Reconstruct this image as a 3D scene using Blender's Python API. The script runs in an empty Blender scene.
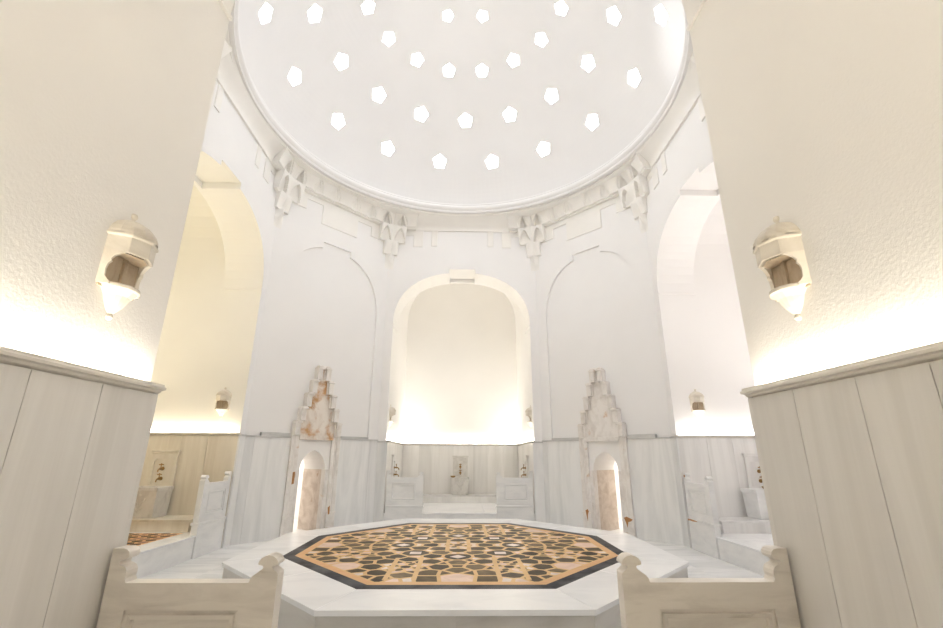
import bpy, math, random
from mathutils import Vector, Matrix
from mathutils.geometry import tessellate_polygon
random.seed(7)
C = bpy.context.scene.collection
PI = math.pi
R = math.radians
# ------------------------------------------------------------------ dimensions (metres)
AY, AX, HB = 4.85, 4.65, 2.25          # octagon: far/near faces at y=+-AY, left/right at x=+-AX, half side HB
LEN = 3.47                             # depth of the four bays
HD = 2.17                              # top of the marble dado
RING_Z, RING_R = 9.15, 4.42
DIAG = math.hypot(AX-HB, AY-HB)
PHI = math.atan2(AY-HB, AX-HB)

# ------------------------------------------------------------------ mesh builder
class MB:
    def __init__(self): self.v=[]; self.f=[]; self.m=[]
    def face(self, pts, m=0):
        i=len(self.v); self.v += [tuple(p) for p in pts]; self.f.append(tuple(range(i,i+len(pts)))); self.m.append(m)
    def box(self,x0,x1,y0,y1,z0,z1,m=0):
        i=len(self.v)
        self.v += [(x0,y0,z0),(x1,y0,z0),(x1,y1,z0),(x0,y1,z0),(x0,y0,z1),(x1,y0,z1),(x1,y1,z1),(x0,y1,z1)]
        for q in ((3,2,1,0),(4,5,6,7),(0,1,5,4),(1,2,6,5),(2,3,7,6),(3,0,4,7)):
            self.f.append(tuple(i+k for k in q)); self.m.append(m)
        return self
    def flat(self, poly, y, holes=(), m=0, flip=False):
        loops=[poly]+list(holes)
        vs=[[Vector((a,b,0)) for a,b in l] for l in loops]
        i=len(self.v); allp=[p for l in loops for p in l]
        self.v += [(a,y,b) for a,b in allp]
        for t in tessellate_polygon(vs):
            a,b,c=[allp[k] for k in t]
            ar=(b[0]-a[0])*(c[1]-a[1])-(b[1]-a[1])*(c[0]-a[0])
            if abs(ar)<1e-10: continue
            t=list(t)
            if (ar>0)==flip: t.reverse()      # unflipped faces look towards -y
            self.f.append(tuple(i+k for k in t)); self.m.append(m)
    def rim(self, poly, y0, y1, m=0, inward=False, skip=()):
        n=len(poly)
        ar=sum(poly[k][0]*poly[(k+1)%n][1]-poly[(k+1)%n][0]*poly[k][1] for k in range(n))
        i=len(self.v)
        self.v += [(a,y0,b) for a,b in poly]+[(a,y1,b) for a,b in poly]
        for k in range(n):
            if k in skip: continue
            j=(k+1)%n
            q=[i+k,i+n+k,i+n+j,i+j]
            if (ar>0)!=inward: q.reverse()
            self.f.append(tuple(q)); self.m.append(m)
    def prism(self, poly, y0, y1, holes=(), m=0):
        self.flat(poly,y0,holes,m); self.flat(poly,y1,holes,m,True)
        self.rim(poly,y0,y1,m)
        for h in holes: self.rim(h,y0,y1,m,True)
        return self
    def plan(self, poly, z0, z1, m=0):
        """prism over a plan outline (x,y), counter-clockwise"""
        n=len(poly); i=len(self.v)
        self.v += [(a,b,z0) for a,b in poly]+[(a,b,z1) for a,b in poly]
        self.f.append(tuple(reversed(range(i,i+n)))); self.m.append(m)
        self.f.append(tuple(range(i+n,i+2*n))); self.m.append(m)
        for k in range(n):
            j=(k+1)%n; self.f.append((i+k,i+j,i+n+j,i+n+k)); self.m.append(m)
        return self
    def lathe(self, prof, seg=32, c=(0,0,0), a0=0, a1=2*PI, m=0, caps=True, axis='z'):
        full=abs(a1-a0-2*PI)<1e-6; n=seg if full else seg+1
        i=len(self.v)
        for r,z in prof:
            for k in range(n):
                a=a0+(a1-a0)*k/seg
                p=(r*math.cos(a),r*math.sin(a),z)
                if axis=='y': p=(p[0],-p[2],p[1])
                self.v.append((c[0]+p[0],c[1]+p[1],c[2]+p[2]))
        for a in range(len(prof)-1):
            for k in range(seg):
                j=(k+1)%n
                self.f.append((i+a*n+k,i+a*n+j,i+(a+1)*n+j,i+(a+1)*n+k)); self.m.append(m)
        if caps and full:
            self.f.append(tuple(reversed(range(i,i+n)))); self.m.append(m)
            o=i+(len(prof)-1)*n; self.f.append(tuple(range(o,o+n))); self.m.append(m)
        return self
    def tube(self, pts, r, seg=8, m=0):
        pts=[Vector(p) for p in pts]; i=len(self.v)
        for k,p in enumerate(pts):
            d=(pts[min(k+1,len(pts)-1)]-pts[max(k-1,0)]).normalized()
            a=d.orthogonal().normalized() if k==0 else (a-d*(a.dot(d))).normalized()
            b=d.cross(a)
            for s in range(seg):
                t=2*PI*s/seg; self.v.append(tuple(p+(a*math.cos(t)+b*math.sin(t))*r))
        for k in range(len(pts)-1):
            for s in range(seg):
                j=(s+1)%seg
                self.f.append((i+k*seg+s,i+k*seg+j,i+(k+1)*seg+j,i+(k+1)*seg+s)); self.m.append(m)
        self.f.append(tuple(reversed(range(i,i+seg)))); self.m.append(m)
        o=i+(len(pts)-1)*seg; self.f.append(tuple(range(o,o+seg))); self.m.append(m)
        return self
    def mesh(self, name, mats, smooth=False):
        me=bpy.data.meshes.new(name); me.from_pydata(self.v,[],self.f)
        for x in (mats if isinstance(mats,(list,tuple)) else [mats]): me.materials.append(x)
        me.polygons.foreach_set('material_index',self.m)
        if smooth:
            me.polygons.foreach_set('use_smooth',[True]*len(self.f)); me.set_sharp_from_angle(angle=R(32))
        me.update(); return me

def obj(name, mb, mats, parent=None, loc=(0,0,0), rz=0, bevel=0, smooth=False):
    me = mb.mesh(name,mats,smooth) if isinstance(mb,MB) else mb
    o=bpy.data.objects.new(name,me); C.objects.link(o)
    o.location=loc; o.rotation_euler=(0,0,rz)
    if parent: o.parent=parent
    if bevel:
        b=o.modifiers.new('bevel','BEVEL'); b.width=bevel; b.segments=2; b.limit_method='ANGLE'; b.angle_limit=R(40)
    return o
def struct(name, mb, mats, loc=(0,0,0), rz=0, label=None, **k):
    o=obj(name,mb,mats,None,loc,rz,**k); o['kind']='structure'
    if label: o['label']=label
    return o
def thing(name, label, cat, loc=(0,0,0), rz=0, group=None):
    o=bpy.data.objects.new(name,None); C.objects.link(o); o.empty_display_size=.1
    o.location=loc; o.rotation_euler=(0,0,rz); o['label']=label; o['category']=cat
    if group: o['group']=group
    return o
def dup(root, loc, rz, label):
    r=root.copy(); C.objects.link(r); r.location=loc; r.rotation_euler=(0,0,rz); r['label']=label
    for ch in list(root.children):
        c=ch.copy(); C.objects.link(c); c.parent=r
        for g in list(ch.children):
            d=g.copy(); C.objects.link(d); d.parent=c
    return r

# ------------------------------------------------------------------ materials
def mat(name):
    m=bpy.data.materials.new(name); m.use_nodes=True
    nt=m.node_tree; b=nt.nodes['Principled BSDF']; return m,nt,b
def N(nt,t,**k):
    n=nt.nodes.new(t)
    for a,v in k.items():
        if a in n.inputs: n.inputs[a].default_value=v
        else: setattr(n,a,v)
    return n
def ramp(nt,stops):
    r=nt.nodes.new('ShaderNodeValToRGB'); cr=r.color_ramp
    while len(cr.elements)<len(stops): cr.elements.new(.5)
    for e,(p,c) in zip(cr.elements,stops): e.position=p; e.color=(*c,1)
    return r
def plaster(name,col,scale=60,bump=.15,dist=.01,mottle=.04):
    m,nt,b=mat(name); L=nt.links.new
    tc=N(nt,'ShaderNodeTexCoord')
    n=N(nt,'ShaderNodeTexNoise',Scale=scale,Detail=4.0,Roughness=.55); L(tc.outputs['Object'],n.inputs['Vector'])
    n2=N(nt,'ShaderNodeTexNoise',Scale=.9,Detail=4.0); L(tc.outputs['Object'],n2.inputs['Vector'])
    d=tuple(c*(1-mottle) for c in col)
    r=ramp(nt,[(.35,d),(.65,col)]); L(n2.outputs['Fac'],r.inputs['Fac']); L(r.outputs['Color'],b.inputs['Base Color'])
    bp=N(nt,'ShaderNodeBump',Strength=bump,Distance=dist); L(n.outputs['Fac'],bp.inputs['Height']); L(bp.outputs['Normal'],b.inputs['Normal'])
    b.inputs['Roughness'].default_value=.8; b.inputs['Specular IOR Level'].default_value=.25
    return m
def marble(name,base,vein,rough=.3,stretch=(5,5,.35),amount=.5,rust=None,island=.06,rot=0,roty=0,spec=.4,detail=5.0):
    m,nt,b=mat(name); L=nt.links.new
    tc=N(nt,'ShaderNodeTexCoord'); geo=N(nt,'ShaderNodeNewGeometry')
    mp=N(nt,'ShaderNodeMapping'); mp.inputs['Scale'].default_value=stretch; mp.inputs['Rotation'].default_value=(0,roty,rot)
    L(tc.outputs['Object'],mp.inputs['Vector'])
    off=N(nt,'ShaderNodeVectorMath',operation='SCALE'); off.inputs[0].default_value=(17,31,23)
    L(geo.outputs['Random Per Island'],off.inputs['Scale'])
    ad=N(nt,'ShaderNodeVectorMath',operation='ADD'); L(mp.outputs['Vector'],ad.inputs[0]); L(off.outputs['Vector'],ad.inputs[1])
    n=N(nt,'ShaderNodeTexNoise',Scale=1.0,Detail=detail,Roughness=.6,Distortion=.6); L(ad.outputs['Vector'],n.inputs['Vector'])
    mid=tuple(.5*(x+y) for x,y in zip(base,vein))
    r=ramp(nt,[(.30,vein),(.30+.25*amount,mid),(.5+.16*amount,base)]); L(n.outputs['Fac'],r.inputs['Fac'])
    col=r.outputs['Color']
    ml=N(nt,'ShaderNodeMath',operation='MULTIPLY_ADD'); ml.inputs[1].default_value=island*2; ml.inputs[2].default_value=1-island
    L(geo.outputs['Random Per Island'],ml.inputs[0])
    hsv=N(nt,'ShaderNodeHueSaturation'); L(col,hsv.inputs['Color']); L(ml.outputs[0],hsv.inputs['Value']); col=hsv.outputs['Color']
    if rust:
        rc,sc,th=rust
        n3=N(nt,'ShaderNodeTexNoise',Scale=sc,Detail=5.0,Roughness=.6); L(tc.outputs['Object'],n3.inputs['Vector'])
        rr=ramp(nt,[(th,(0,0,0)),(th+.12,(1,1,1))]); L(n3.outputs['Fac'],rr.inputs['Fac'])
        mx=N(nt,'ShaderNodeMix',data_type='RGBA'); L(rr.outputs['Color'],mx.inputs['Factor']); L(col,mx.inputs[6]); mx.inputs[7].default_value=(*rc,1)
        col=mx.outputs[2]
    L(col,b.inputs['Base Color'])
    b.inputs['Roughness'].default_value=rough; b.inputs['Specular IOR Level'].default_value=spec
    return m
def plain(name,col,rough=.5,metal=0):
    m,nt,b=mat(name); L=nt.links.new
    tc=N(nt,'ShaderNodeTexCoord'); n=N(nt,'ShaderNodeTexNoise',Scale=14.0,Detail=3.0); L(tc.outputs['Object'],n.inputs['Vector'])
    r=ramp(nt,[(.3,tuple(c*.86 for c in col)),(.7,col)]); L(n.outputs['Fac'],r.inputs['Fac']); L(r.outputs['Color'],b.inputs['Base Color'])
    b.inputs['Roughness'].default_value=rough; b.inputs['Metallic'].default_value=metal; return m
def emitter(name,col,s):
    m,nt,b=mat(name); b.inputs['Base Color'].default_value=(.9,.9,.9,1)
    b.inputs['Emission Color'].default_value=(*col,1); b.inputs['Emission Strength'].default_value=s; return m

PANE_E=14.2
M_white = plaster('white_plaster',(.85,.843,.84),45,.06,.004,.02)
M_carve = plaster('carved_plaster',(.87,.855,.825),25,.08,.006,.06)
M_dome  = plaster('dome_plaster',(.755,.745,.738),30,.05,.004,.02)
M_warm  = plaster('cream_plaster',(.89,.87,.835),60,.30,.006,.03)
M_far   = plaster('bay_plaster',(.91,.895,.87),45,.10,.006,.02)
M_cream = plaster('ivory_plaster',(.90,.88,.82),45,.10,.006,.02)
M_right = plaster('bright_plaster',(.90,.885,.875),45,.10,.006,.02)
M_dgrey = marble('grey_marble_panels',(.80,.80,.795),(.62,.63,.63),.28,(2.6,2.6,.35),.45)
M_dbeige= marble('beige_marble_panels',(.715,.695,.665),(.63,.608,.575),.3,(5,5,.22),.6)
M_dfar  = marble('ivory_marble_panels',(.80,.785,.76),(.68,.665,.635),.3,(3.5,3.5,.28),.55)
M_dleft = marble('straw_marble_panels',(.78,.73,.63),(.63,.57,.47),.3,(2.6,2.6,.28),.55)
M_dright= marble('pale_marble_panels',(.80,.79,.78),(.66,.65,.64),.3,(4,4,.28),.55)
M_ledge = marble('ledge_marble',(.80,.765,.70),(.70,.66,.59),.3,(2,2,4),.5)
M_ledgeg= marble('grey_ledge_marble',(.62,.62,.61),(.42,.42,.42),.3,(2,2,8),.5)
M_floor = marble('white_floor_marble',(.83,.835,.84),(.62,.635,.65),.22,(.7,3.2,3),.55,rot=.5,island=.05)
M_slab  = marble('white_slab_marble',(.86,.865,.875),(.74,.75,.77),.25,(1.2,2.4,2),.4,island=.02,rot=.4)
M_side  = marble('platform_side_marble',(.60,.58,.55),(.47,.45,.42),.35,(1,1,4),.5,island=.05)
M_par   = marble('veined_parapet_marble',(.76,.715,.65),(.50,.455,.40),.3,(1.6,3,7),.22,island=.0,roty=.7)
M_parg  = marble('white_parapet_marble',(.80,.80,.795),(.69,.695,.70),.3,(2.0,3,5),.5,island=.02)
M_basin = marble('basin_marble',(.72,.70,.66),(.52,.50,.47),.3,(4,4,3),.5)
M_lamp  = marble('carved_lamp_stone',(.74,.69,.60),(.58,.52,.43),.5,(4,4,5),.45)
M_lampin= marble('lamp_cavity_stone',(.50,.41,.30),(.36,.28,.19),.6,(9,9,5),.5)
M_portal= marble('weathered_portal_marble',(.83,.80,.77),(.66,.62,.58),.4,(5,5,3),.5,rust=((.56,.36,.20),3.2,.63))
M_rust  = marble('rust_stained_marble',(.80,.74,.67),(.62,.53,.45),.45,(5,5,3),.5,rust=((.55,.31,.14),2.6,.50))
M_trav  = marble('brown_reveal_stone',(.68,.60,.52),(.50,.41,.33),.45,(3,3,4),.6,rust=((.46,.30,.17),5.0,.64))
M_tym   = plaster('tympanum_plaster',(.89,.875,.855),30,.05,.004)
M_black = marble('black_border_marble',(.02,.021,.025),(.10,.10,.105),.35,(3,3,3),.8,island=.15,spec=.03)
M_orange= marble('orange_inlay_stone',(.71,.43,.21),(.62,.35,.16),.4,(5,5,5),.5,island=.03,spec=.15)
M_strap = marble('golden_strap_stone',(.70,.47,.22),(.60,.38,.16),.4,(5,5,5),.5,island=.03,spec=.15)
M_brown = marble('dark_inlay_stone',(.10,.075,.052),(.05,.038,.028),.4,(6,6,6),.6,island=.4,spec=.03)
M_umber = marble('umber_inlay_stone',(.17,.125,.075),(.09,.066,.042),.4,(6,6,6),.6,island=.35,spec=.03)
M_pink  = marble('pink_inlay_stone',(.72,.52,.42),(.56,.38,.30),.28,(6,6,6),.6,island=.1)
M_pale  = marble('pale_inlay_stone',(.78,.68,.62),(.62,.50,.45),.28,(6,6,6),.6,island=.1)
M_red   = marble('red_mosaic_stone',(.26,.12,.06),(.18,.075,.04),.35,(6,6,6),.6,island=.4)
M_brass = plain('aged_brass',(.34,.21,.08),.38,1.0)
M_rustb = plain('rust_patch',(.45,.22,.08),.7)
M_pane  = emitter('daylit_glass',(.94,.965,1),PANE_E)

# ------------------------------------------------------------------ octagon faces
def arch_profile(hw,zs,rise,notch=None,nh=0,n=28,e=2.3):
    """points from left springing over the apex to the right springing"""
    pts=[]
    for k in range(n+1):
        t=PI-PI*k/n
        c,s=math.cos(t),math.sin(t)
        x=hw*math.copysign(abs(c)**(2/e),c); z=zs+rise*abs(s)**(2/e)
        pts.append((x,z))
    if notch:
        top=zs+rise*(1-(notch/hw)**e)**(1/e)
        L_=[p for p in pts if p[0]<-notch-1e-4]; R_=[p for p in pts if p[0]>notch+1e-4]
        pts=L_+[(-notch,top),(-notch,zs+rise+nh),(notch,zs+rise+nh),(notch,top)]+R_
    return pts
JW=2.02                                           # half width of the bays
JWS={'far':2.02,'near':2.06,'left':2.02,'right':2.02}
def cardinal_wall(hb,JW):
    ARCH=arch_profile(JW,5.44,1.63,.40,.12); ARCHP=arch_profile(JW,5.44,1.63)
    mb=MB(); t=.80
    out=[(-hb,0),(-JW,0)]+ARCH+[(JW,0),(hb,0),(hb,9.4),(-hb,9.4)]
    def pr(o,y0,y1):
        mb.flat(o,y0); mb.flat(o,y1,(),1,True); mb.rim(o,y0,y1,1)
    pr(out,0,t)
    out2=[(-hb,0),(-JW,0)]+ARCHP+[(JW,0),(hb,0),(hb,9.4),(-hb,9.4)]
    pr(out2,t,t+.1)
    return mb
PLAS={'far':M_far,'near':M_warm,'left':M_cream,'right':M_right}
FR={'far':((0,AY,0),0),'near':((0,-AY,0),PI),'left':((-AX,0,0),PI/2),'right':((AX,0,0),-PI/2)}
for k,(l,r) in FR.items():
    struct('wall_'+k,cardinal_wall(HB+.012,JWS[k]),[M_white,PLAS[k]],l,r)

mx,my=(AX+HB)/2,(AY+HB)/2
DG={'far_left':((-mx,my,0),PHI),'far_right':((mx,my,0),-PHI),'near_left':((-mx,-my,0),PI-PHI),'near_right':((mx,-my,0),PI+PHI)}
h=DIAG/2+.012
door=[(-.5,0),(-.5,2.1),(.5,2.1),(.5,0)]
for k,(l,r) in DG.items():
    far=k.startswith('far'); mb=MB()
    if far:
        px=-.08 if 'left' in k else .08
        d=[(a+px,b) for a,b in door]
        mb.prism([(-h,0)]+d+[(h,0),(h,9.4),(-h,9.4)],.06,.30)
        blind=[(-1.46,2.1)]+arch_profile(1.46,5.45,1.68,.43,.13)+[(1.46,2.1)]
        mb.prism([(-h,0)]+d+[(h,0),(h,9.4),(-h,9.4)],.055,.06)
        mb.prism([(-h,2.1)]+blind+[(h,2.1),(h,9.4),(-h,9.4)],0,.055)
        mb.prism([(-h,0),(px-.5,0),(px-.5,2.1),(-h,2.1)],0,.055); mb.prism([(px+.5,0),(h,0),(h,2.1),(px+.5,2.1)],0,.055)
    else:
        mb.prism([(-h,0),(h,0),(h,9.4),(-h,9.4)],0,.3)
    struct('wall_'+k,mb,M_white,l,r)

# ------------------------------------------------------------------ dado panels, ledges
def panels(mb,x0,x1,y0,y1,z0,z1,widths,axis='x',gap=.004):
    """a run of upright marble panels with fine open joints"""
    a=x0 if axis=='x' else y0; end=x1 if axis=='x' else y1; k=0
    while a<end-.02:
        b=min(a+widths[k%len(widths)],end); k+=1
        if end-b<.12: b=end
        if axis=='x': mb.box(a+gap*.5,b-gap*.5,y0,y1,z0,z1)
        else: mb.box(x0,x1,a+gap*.5,b-gap*.5,z0,z1)
        a=b
LEDGE=[(0,-.062),(.018,-.058),(.030,-.045),(.050,-.036),(.058,-.024),(.085,-.020),(.088,-.004),(.084,.0),(.072,.0),(.072,.018),(.058,.018),(.058,.0),(0,.0)]
def ledge_x(mb,x0,x1,yw,z,d=.085,s=-1):
    """moulded ledge running along x; yw = wall plane, s = side it sticks out to"""
    n=len(LEDGE); i=len(mb.v)
    for x in (x0,x1): mb.v += [(x,yw+s*o*d/.085,z+h_) for o,h_ in LEDGE]
    fs=[tuple(i+k for k in range(n)),tuple(i+n+k for k in reversed(range(n)))]+[(i+k,i+n+k,i+n+(k+1)%n,i+(k+1)%n) for k in range(n)]
    for f in fs: mb.f.append(f if s<0 else f[::-1]); mb.m.append(0)
def ledge_y(mb,y0,y1,xw,z,s,d=.085):
    n=len(LEDGE); i=len(mb.v)
    for y in (y0,y1): mb.v += [(xw+s*o*d/.085,y,z+h_) for o,h_ in LEDGE]
    fs=[tuple(i+k for k in range(n)),tuple(i+n+k for k in reversed(range(n)))]+[(i+k,i+n+k,i+n+(k+1)%n,i+(k+1)%n) for k in range(n)]
    for f in fs: mb.f.append(f if s>0 else f[::-1]); mb.m.append(0)
tn=[0]
def trim(mb,m,l,r,label=None,**k):
    tn[0]+=1; return struct('trim_%d'%tn[0],mb,m,l,r,label,**k)
DADO={'far':M_dfar,'near':M_dbeige,'left':M_dleft,'right':M_dright}
HDS={'far':HD-.04,'near':HD,'left':HD,'right':HD}
for k,(l,r) in FR.items():
    hd=HDS[k]; z1=hd-.05; JW=JWS[k]; DF=JW-.045
    # upper walls and vault of the bay
    mb=MB(); Y0=.9
    mb.box(-JW-.3,-JW,Y0,LEN+.3,0,6.4); struct('wall_%s_bay_left'%k,mb,PLAS[k],l,r)
    mb=MB(); mb.box(JW,JW+.3,Y0,LEN+.3,0,6.4); struct('wall_%s_bay_right'%k,mb,PLAS[k],l,r)
    mb=MB(); mb.box(-JW,JW,LEN,LEN+.3,0,8.4); struct('wall_%s_bay_back'%k,mb,PLAS[k],l,r)
    mb=MB(); ap=arch_profile(JW+.0,6.4,1.9,n=24); ap2=arch_profile(JW+.3,6.4,2.2,n=24)
    mb.prism(ap+ap2[::-1],Y0,LEN+.3); struct('ceiling_%s_bay'%k,mb,PLAS[k],l,r)
    # reveal lining in the colour of the bay (soffit of the arch is plastered with the bay)
    mb=MB()
    # panels: side walls and back of the bay, then the two piers that face the hall
    ws=(.41,.45,.38,.43) if k=='near' else (.62,.55,.68)
    panels(mb,-JW,-DF,-.004,LEN,0,z1,ws,'y'); panels(mb,DF,JW,-.004,LEN,0,z1,(.46,.45,.36,.5) if k=='near' else ws,'y')
    panels(mb,-DF,DF,LEN-.045,LEN,0,z1,(.55,.62,.58,.66,.5),'x')
    trim(mb,DADO[k],l,r,'upright marble wall panels lining the %s bay'%k,bevel=.0015)
    mb=MB()
    for s in (-1,1):
        mb.box(*sorted((s*DF,s*(HB+.01))),-.035,-.002,0,z1)
    trim(mb,M_dgrey if k!='near' else M_dbeige,l,r)
    mb=MB()
    for s in (-1,1): ledge_y(mb,-.045,LEN,s*JW,hd,-s,.085)
    ledge_x(mb,-(DF-.04),(DF-.04),LEN,hd,.085)
    trim(mb,M_ledge,l,r,'moulded ledge on top of the marble panels of the %s bay'%k,bevel=.003)
    mb=MB()
    for s in (-1,1): mb.box(*sorted((s*(DF-.035 if k!='near' else DF+.01),s*(HB+.02))),-.045,-.0,z1,hd-.012)
    trim(mb,M_ledgeg,l,r)
    # impost moulding of the arch
    mb=MB()
    for s in (-1,1): mb.box(*sorted((s*JW,s*(JW-.028))),-.0,.9,5.40,5.445)
    trim(mb,PLAS[k],l,r,bevel=.004)
for k,(l,r) in DG.items():
    px=-.08 if 'left' in k else .08
    mb=MB(); z1=HD-.05; e=DIAG/2-.012
    if k.startswith('far'):
        panels(mb,-e,px-.645,-.035,-.002,0,z1,(.20,.93) if 'right' not in k else (.17,.93),'x')
        panels(mb,px+.645,e,-.035,-.002,0,z1,(.93,.3),'x')
    else: panels(mb,-e,e,-.035,-.002,0,z1,(.9,),'x')
    trim(mb,M_dgrey,l,r,'grey veined marble wall panels, %s side of the hall'%k.replace('_',' '),bevel=.0015)
    mb=MB()
    for a,b in (((-e,px-.66),(px+.66,e)) if k.startswith('far') else ((-e,e),)):
        mb.box(a,b,-.055,-.0,z1,z1+.03)
        mb.box(a,b,-.045,-.0,z1+.03,HD-.02)
    if k.startswith('far'):   # stone strip lying on the ledge beside the portal
        if 'left' in k: mb.box(-1.42,px-.68,-.05,.05,HD-.02,HD+.06); mb.box(px+.68,1.44,-.04,.05,HD-.02,HD+.035)
        else: mb.box(px+.68,1.42,-.05,.05,HD-.02,HD+.06); mb.box(-1.44,px-.68,-.04,.05,HD-.02,HD+.03)
    trim(mb,M_ledgeg,l,r,bevel=.004)

# ------------------------------------------------------------------ floors
mb=MB()
oct_pts=[(HB,-AY),(AX,-HB),(AX,HB),(HB,AY),(-HB,AY),(-AX,HB),(-AX,-HB),(-HB,-AY)]
def clip(poly,a,b,c):
    """keep the side a*x+b*y<=c"""
    out=[]
    for i in range(len(poly)):
        p,q=poly[i-1],poly[i]; dp=a*p[0]+b*p[1]-c; dq=a*q[0]+b*q[1]-c
        if (dp<=0)!=(dq<=0):
            t=dp/(dp-dq); out.append((p[0]+t*(q[0]-p[0]),p[1]+t*(q[1]-p[1])))
        if dq<=0: out.append(q)
    return out
big=[(x*1.05,y*1.05) for x,y in oct_pts]
n=0
for i in range(-4,4):
    for j in range(-5,5):
        x0,x1=i*1.3,(i+1)*1.3; y0,y1=j*1.1,(j+1)*1.1
        g=.0015; p=clip(clip(clip(clip(big,1,0,x1-g),-1,0,-x0-g),0,1,y1-g),0,-1,-y0-g)
        if len(p)>2: mb.plan(p,-.08,0)
struct('floor',mb,M_floor,label='white veined marble floor of the domed hall')
mb=MB(); mb.box(-9,9,-9,9,-.3,-.08); struct('floor',mb,M_side,label='sub floor')
FZ={'far':.315,'near':.36,'left':.375,'right':.36}
for k,(l,r) in FR.items():
    fz=FZ[k]; mb=MB()
    # floor plate with a slightly projecting nosing, riser panel below, U-shaped bench step
    mb.box(-2.0,2.0,.02,LEN-.045,-.08,fz-.03); struct('floor_%s_bay'%k,mb,M_parg if k!='near' else M_dbeige,l,r)
    mb=MB(); 
    for a in range(3): mb.box(-1.975+a*1.3167+.001,-1.975+(a+1)*1.3167-.001,.0,LEN-.045,fz-.03,fz)
    trim(mb,M_slab if k!='near' else M_dbeige,l,r,'marble floor edge of the raised %s bay'%k,bevel=.004)
    if k!='near':
        bz=fz+.215; w=.66; mb=MB()
        def u(o,z0,z1): # U outline
            b=LEN-.045; y0=.34
            mb.box(-1.975,-1.975+w+o,y0-o,b,z0,z1); mb.box(1.975-w-o,1.975,y0-o,b,z0,z1); mb.box(-1.975+w+o,1.975-w-o,b-w-o,b,z0,z1)
        u(0,fz,bz-.035); u(.02,bz-.035,bz)
        trim(mb,DADO[k],l,r,'low marble bench step around the %s bay'%k,bevel=.004)
# patterned mosaic in the floor of the left bay
def half(p,q): return ((q[0]-p[0]),(q[1]-p[1]),(q[0]**2+q[1]**2-p[0]**2-p[1]**2)/2)
def voronoi(gens,bound,i,rad=1.2):
    poly=bound; p=gens[i]
    for j,q in enumerate(gens):
        if j!=i and abs(q[0]-p[0])<rad and abs(q[1]-p[1])<rad:
            a,b,c=half(p,q); poly=clip(poly,a,b,c)
            if len(poly)<3: return []
    return poly
def inset(poly,d):
    out=poly; n=len(poly)
    for k in range(n):
        p,q=poly[k],poly[(k+1)%n]; ex,ey=q[0]-p[0],q[1]-p[1]; ln=math.hypot(ex,ey)
        if ln<1e-6: continue
        nx,ny=ey/ln,-ex/ln            # outward for CCW
        out=clip(out,nx,ny,nx*p[0]+ny*p[1]-d)
        if len(out)<3: return []
    return out
mb=MB(); fz=FZ['left']
bd=[(-1.2,.36),(1.2,.36),(1.2,2.7),(-1.2,2.7)]
mb.plan(bd,fz,fz+.003,0)
gs=[]
for i in range(-7,8):
    for j in range(0,16):
        gs.append((i*.19+(j%2)*.095,.3+j*.165))
for i in range(len(gs)):
    c=inset(voronoi(gs,bd,i,.6),.022)
    if len(c)>2: mb.plan(c,fz+.003,fz+.005,random.choice((1,1,2,3)))
trim(mb,[M_orange,M_red,M_umber,M_brown],*FR['left'],label='red brown mosaic set in the floor of the left bay')
# extra step in front of the far bay
mb=MB(); mb.box(-.98,.98,-.30,-.0,0,.10); trim(mb,M_parg,*FR['far'],label='low marble step in front of the far bay',bevel=.004)

# ------------------------------------------------------------------ muqarnas zone, ring cornice, dome
def sstep(a,b,x):
    t=max(0,min(1,(x-a)/(b-a))); return t*t*(3-2*t)
def proj_of(d,face,z,half_len,rmax):
    """how far the carving stands out of the wall at distance d from the corner"""
    p=0.0; card=(face=='c')
    # shallow stepped panels hanging below the carving
    if card: zb=8.30 if d<.72 else (7.92 if d<1.02 else (8.46 if d<1.28 else (7.95 if d<1.46 else 8.46)))
    else:    zb=8.25 if d<.45 else (8.0 if d<.72 else (8.30 if d<1.2 else 7.75))
    if z>zb: p=.024
    # pendant
    if 7.16<z<7.62 and d<.15: p=max(p,.20*sstep(7.16,7.62,z)*max(0,1-d/.15))
    if 7.60<=z<8.02 and d<.24:
        q=.10+.14*sstep(7.6,8.0,z); c=max(0,1-(d/.24)**2)**.5; p=max(p,q*(.45+.55*c))
    if 8.0<=z<8.48 and d<.44:
        q=.24+.14*sstep(8.0,8.46,z)
        a=abs(d-.24)/.17                                   # small cusped niche either side
        if a<1 and z<8.10+.30*(1-a**1.6): q-=.13
        p=max(p,q*(1-.25*(d/.44)))
    if z>=8.46:
        t=sstep(8.46,9.12,z)
        wide=.76 if card else 9
        if d<wide:
            base=.24+.18*t
            if not card: base=.23+.16*t
            base=min(base,rmax-.02-.05*(1-t))
            if d<.5: base+=.06*(1-d/.5)
            for c0,dp,wd in (((.27,.20,.125),) if card else ((.27,.20,.125),(.86,.09,.11),(1.42,.09,.11))):
                a=abs(d-c0)/wd
                if a<1 and z<8.60+.40*(1-a**1.15):
                    base-=dp*(1-a*.55)*min(1,(z-8.44)/.25+.2)
                elif z>8.56 and a<1.4 and z<8.70+.36*(1-(a/1.4)**1.2): base-=.035
            if d>.62 and not card: base-=.06*sstep(.62,.9,d)
            if z<8.52: base-=.06
            p=max(p,base)
        else:
            p=max(p,.05+(rmax-.07)*sstep(8.5,9.2,z)**1.4)
    if z>=9.02:
        p=max(p,rmax-.08)
    if z>=9.10: p=rmax
    return min(p,rmax)
verts=oct_pts
NT=1920
zs=[]
z=7.12
brk=[7.16,7.6,7.62,7.75,7.92,7.95,8.0,8.02,8.25,8.30,8.46,8.473,8.5,8.833,8.886]
while z<8.905:
    zs.append(z); z+=.018
for b_ in brk: zs += [b_-.0015,b_+.0015]
zs=sorted(set(round(q,4) for q in zs))
col=[]
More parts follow.
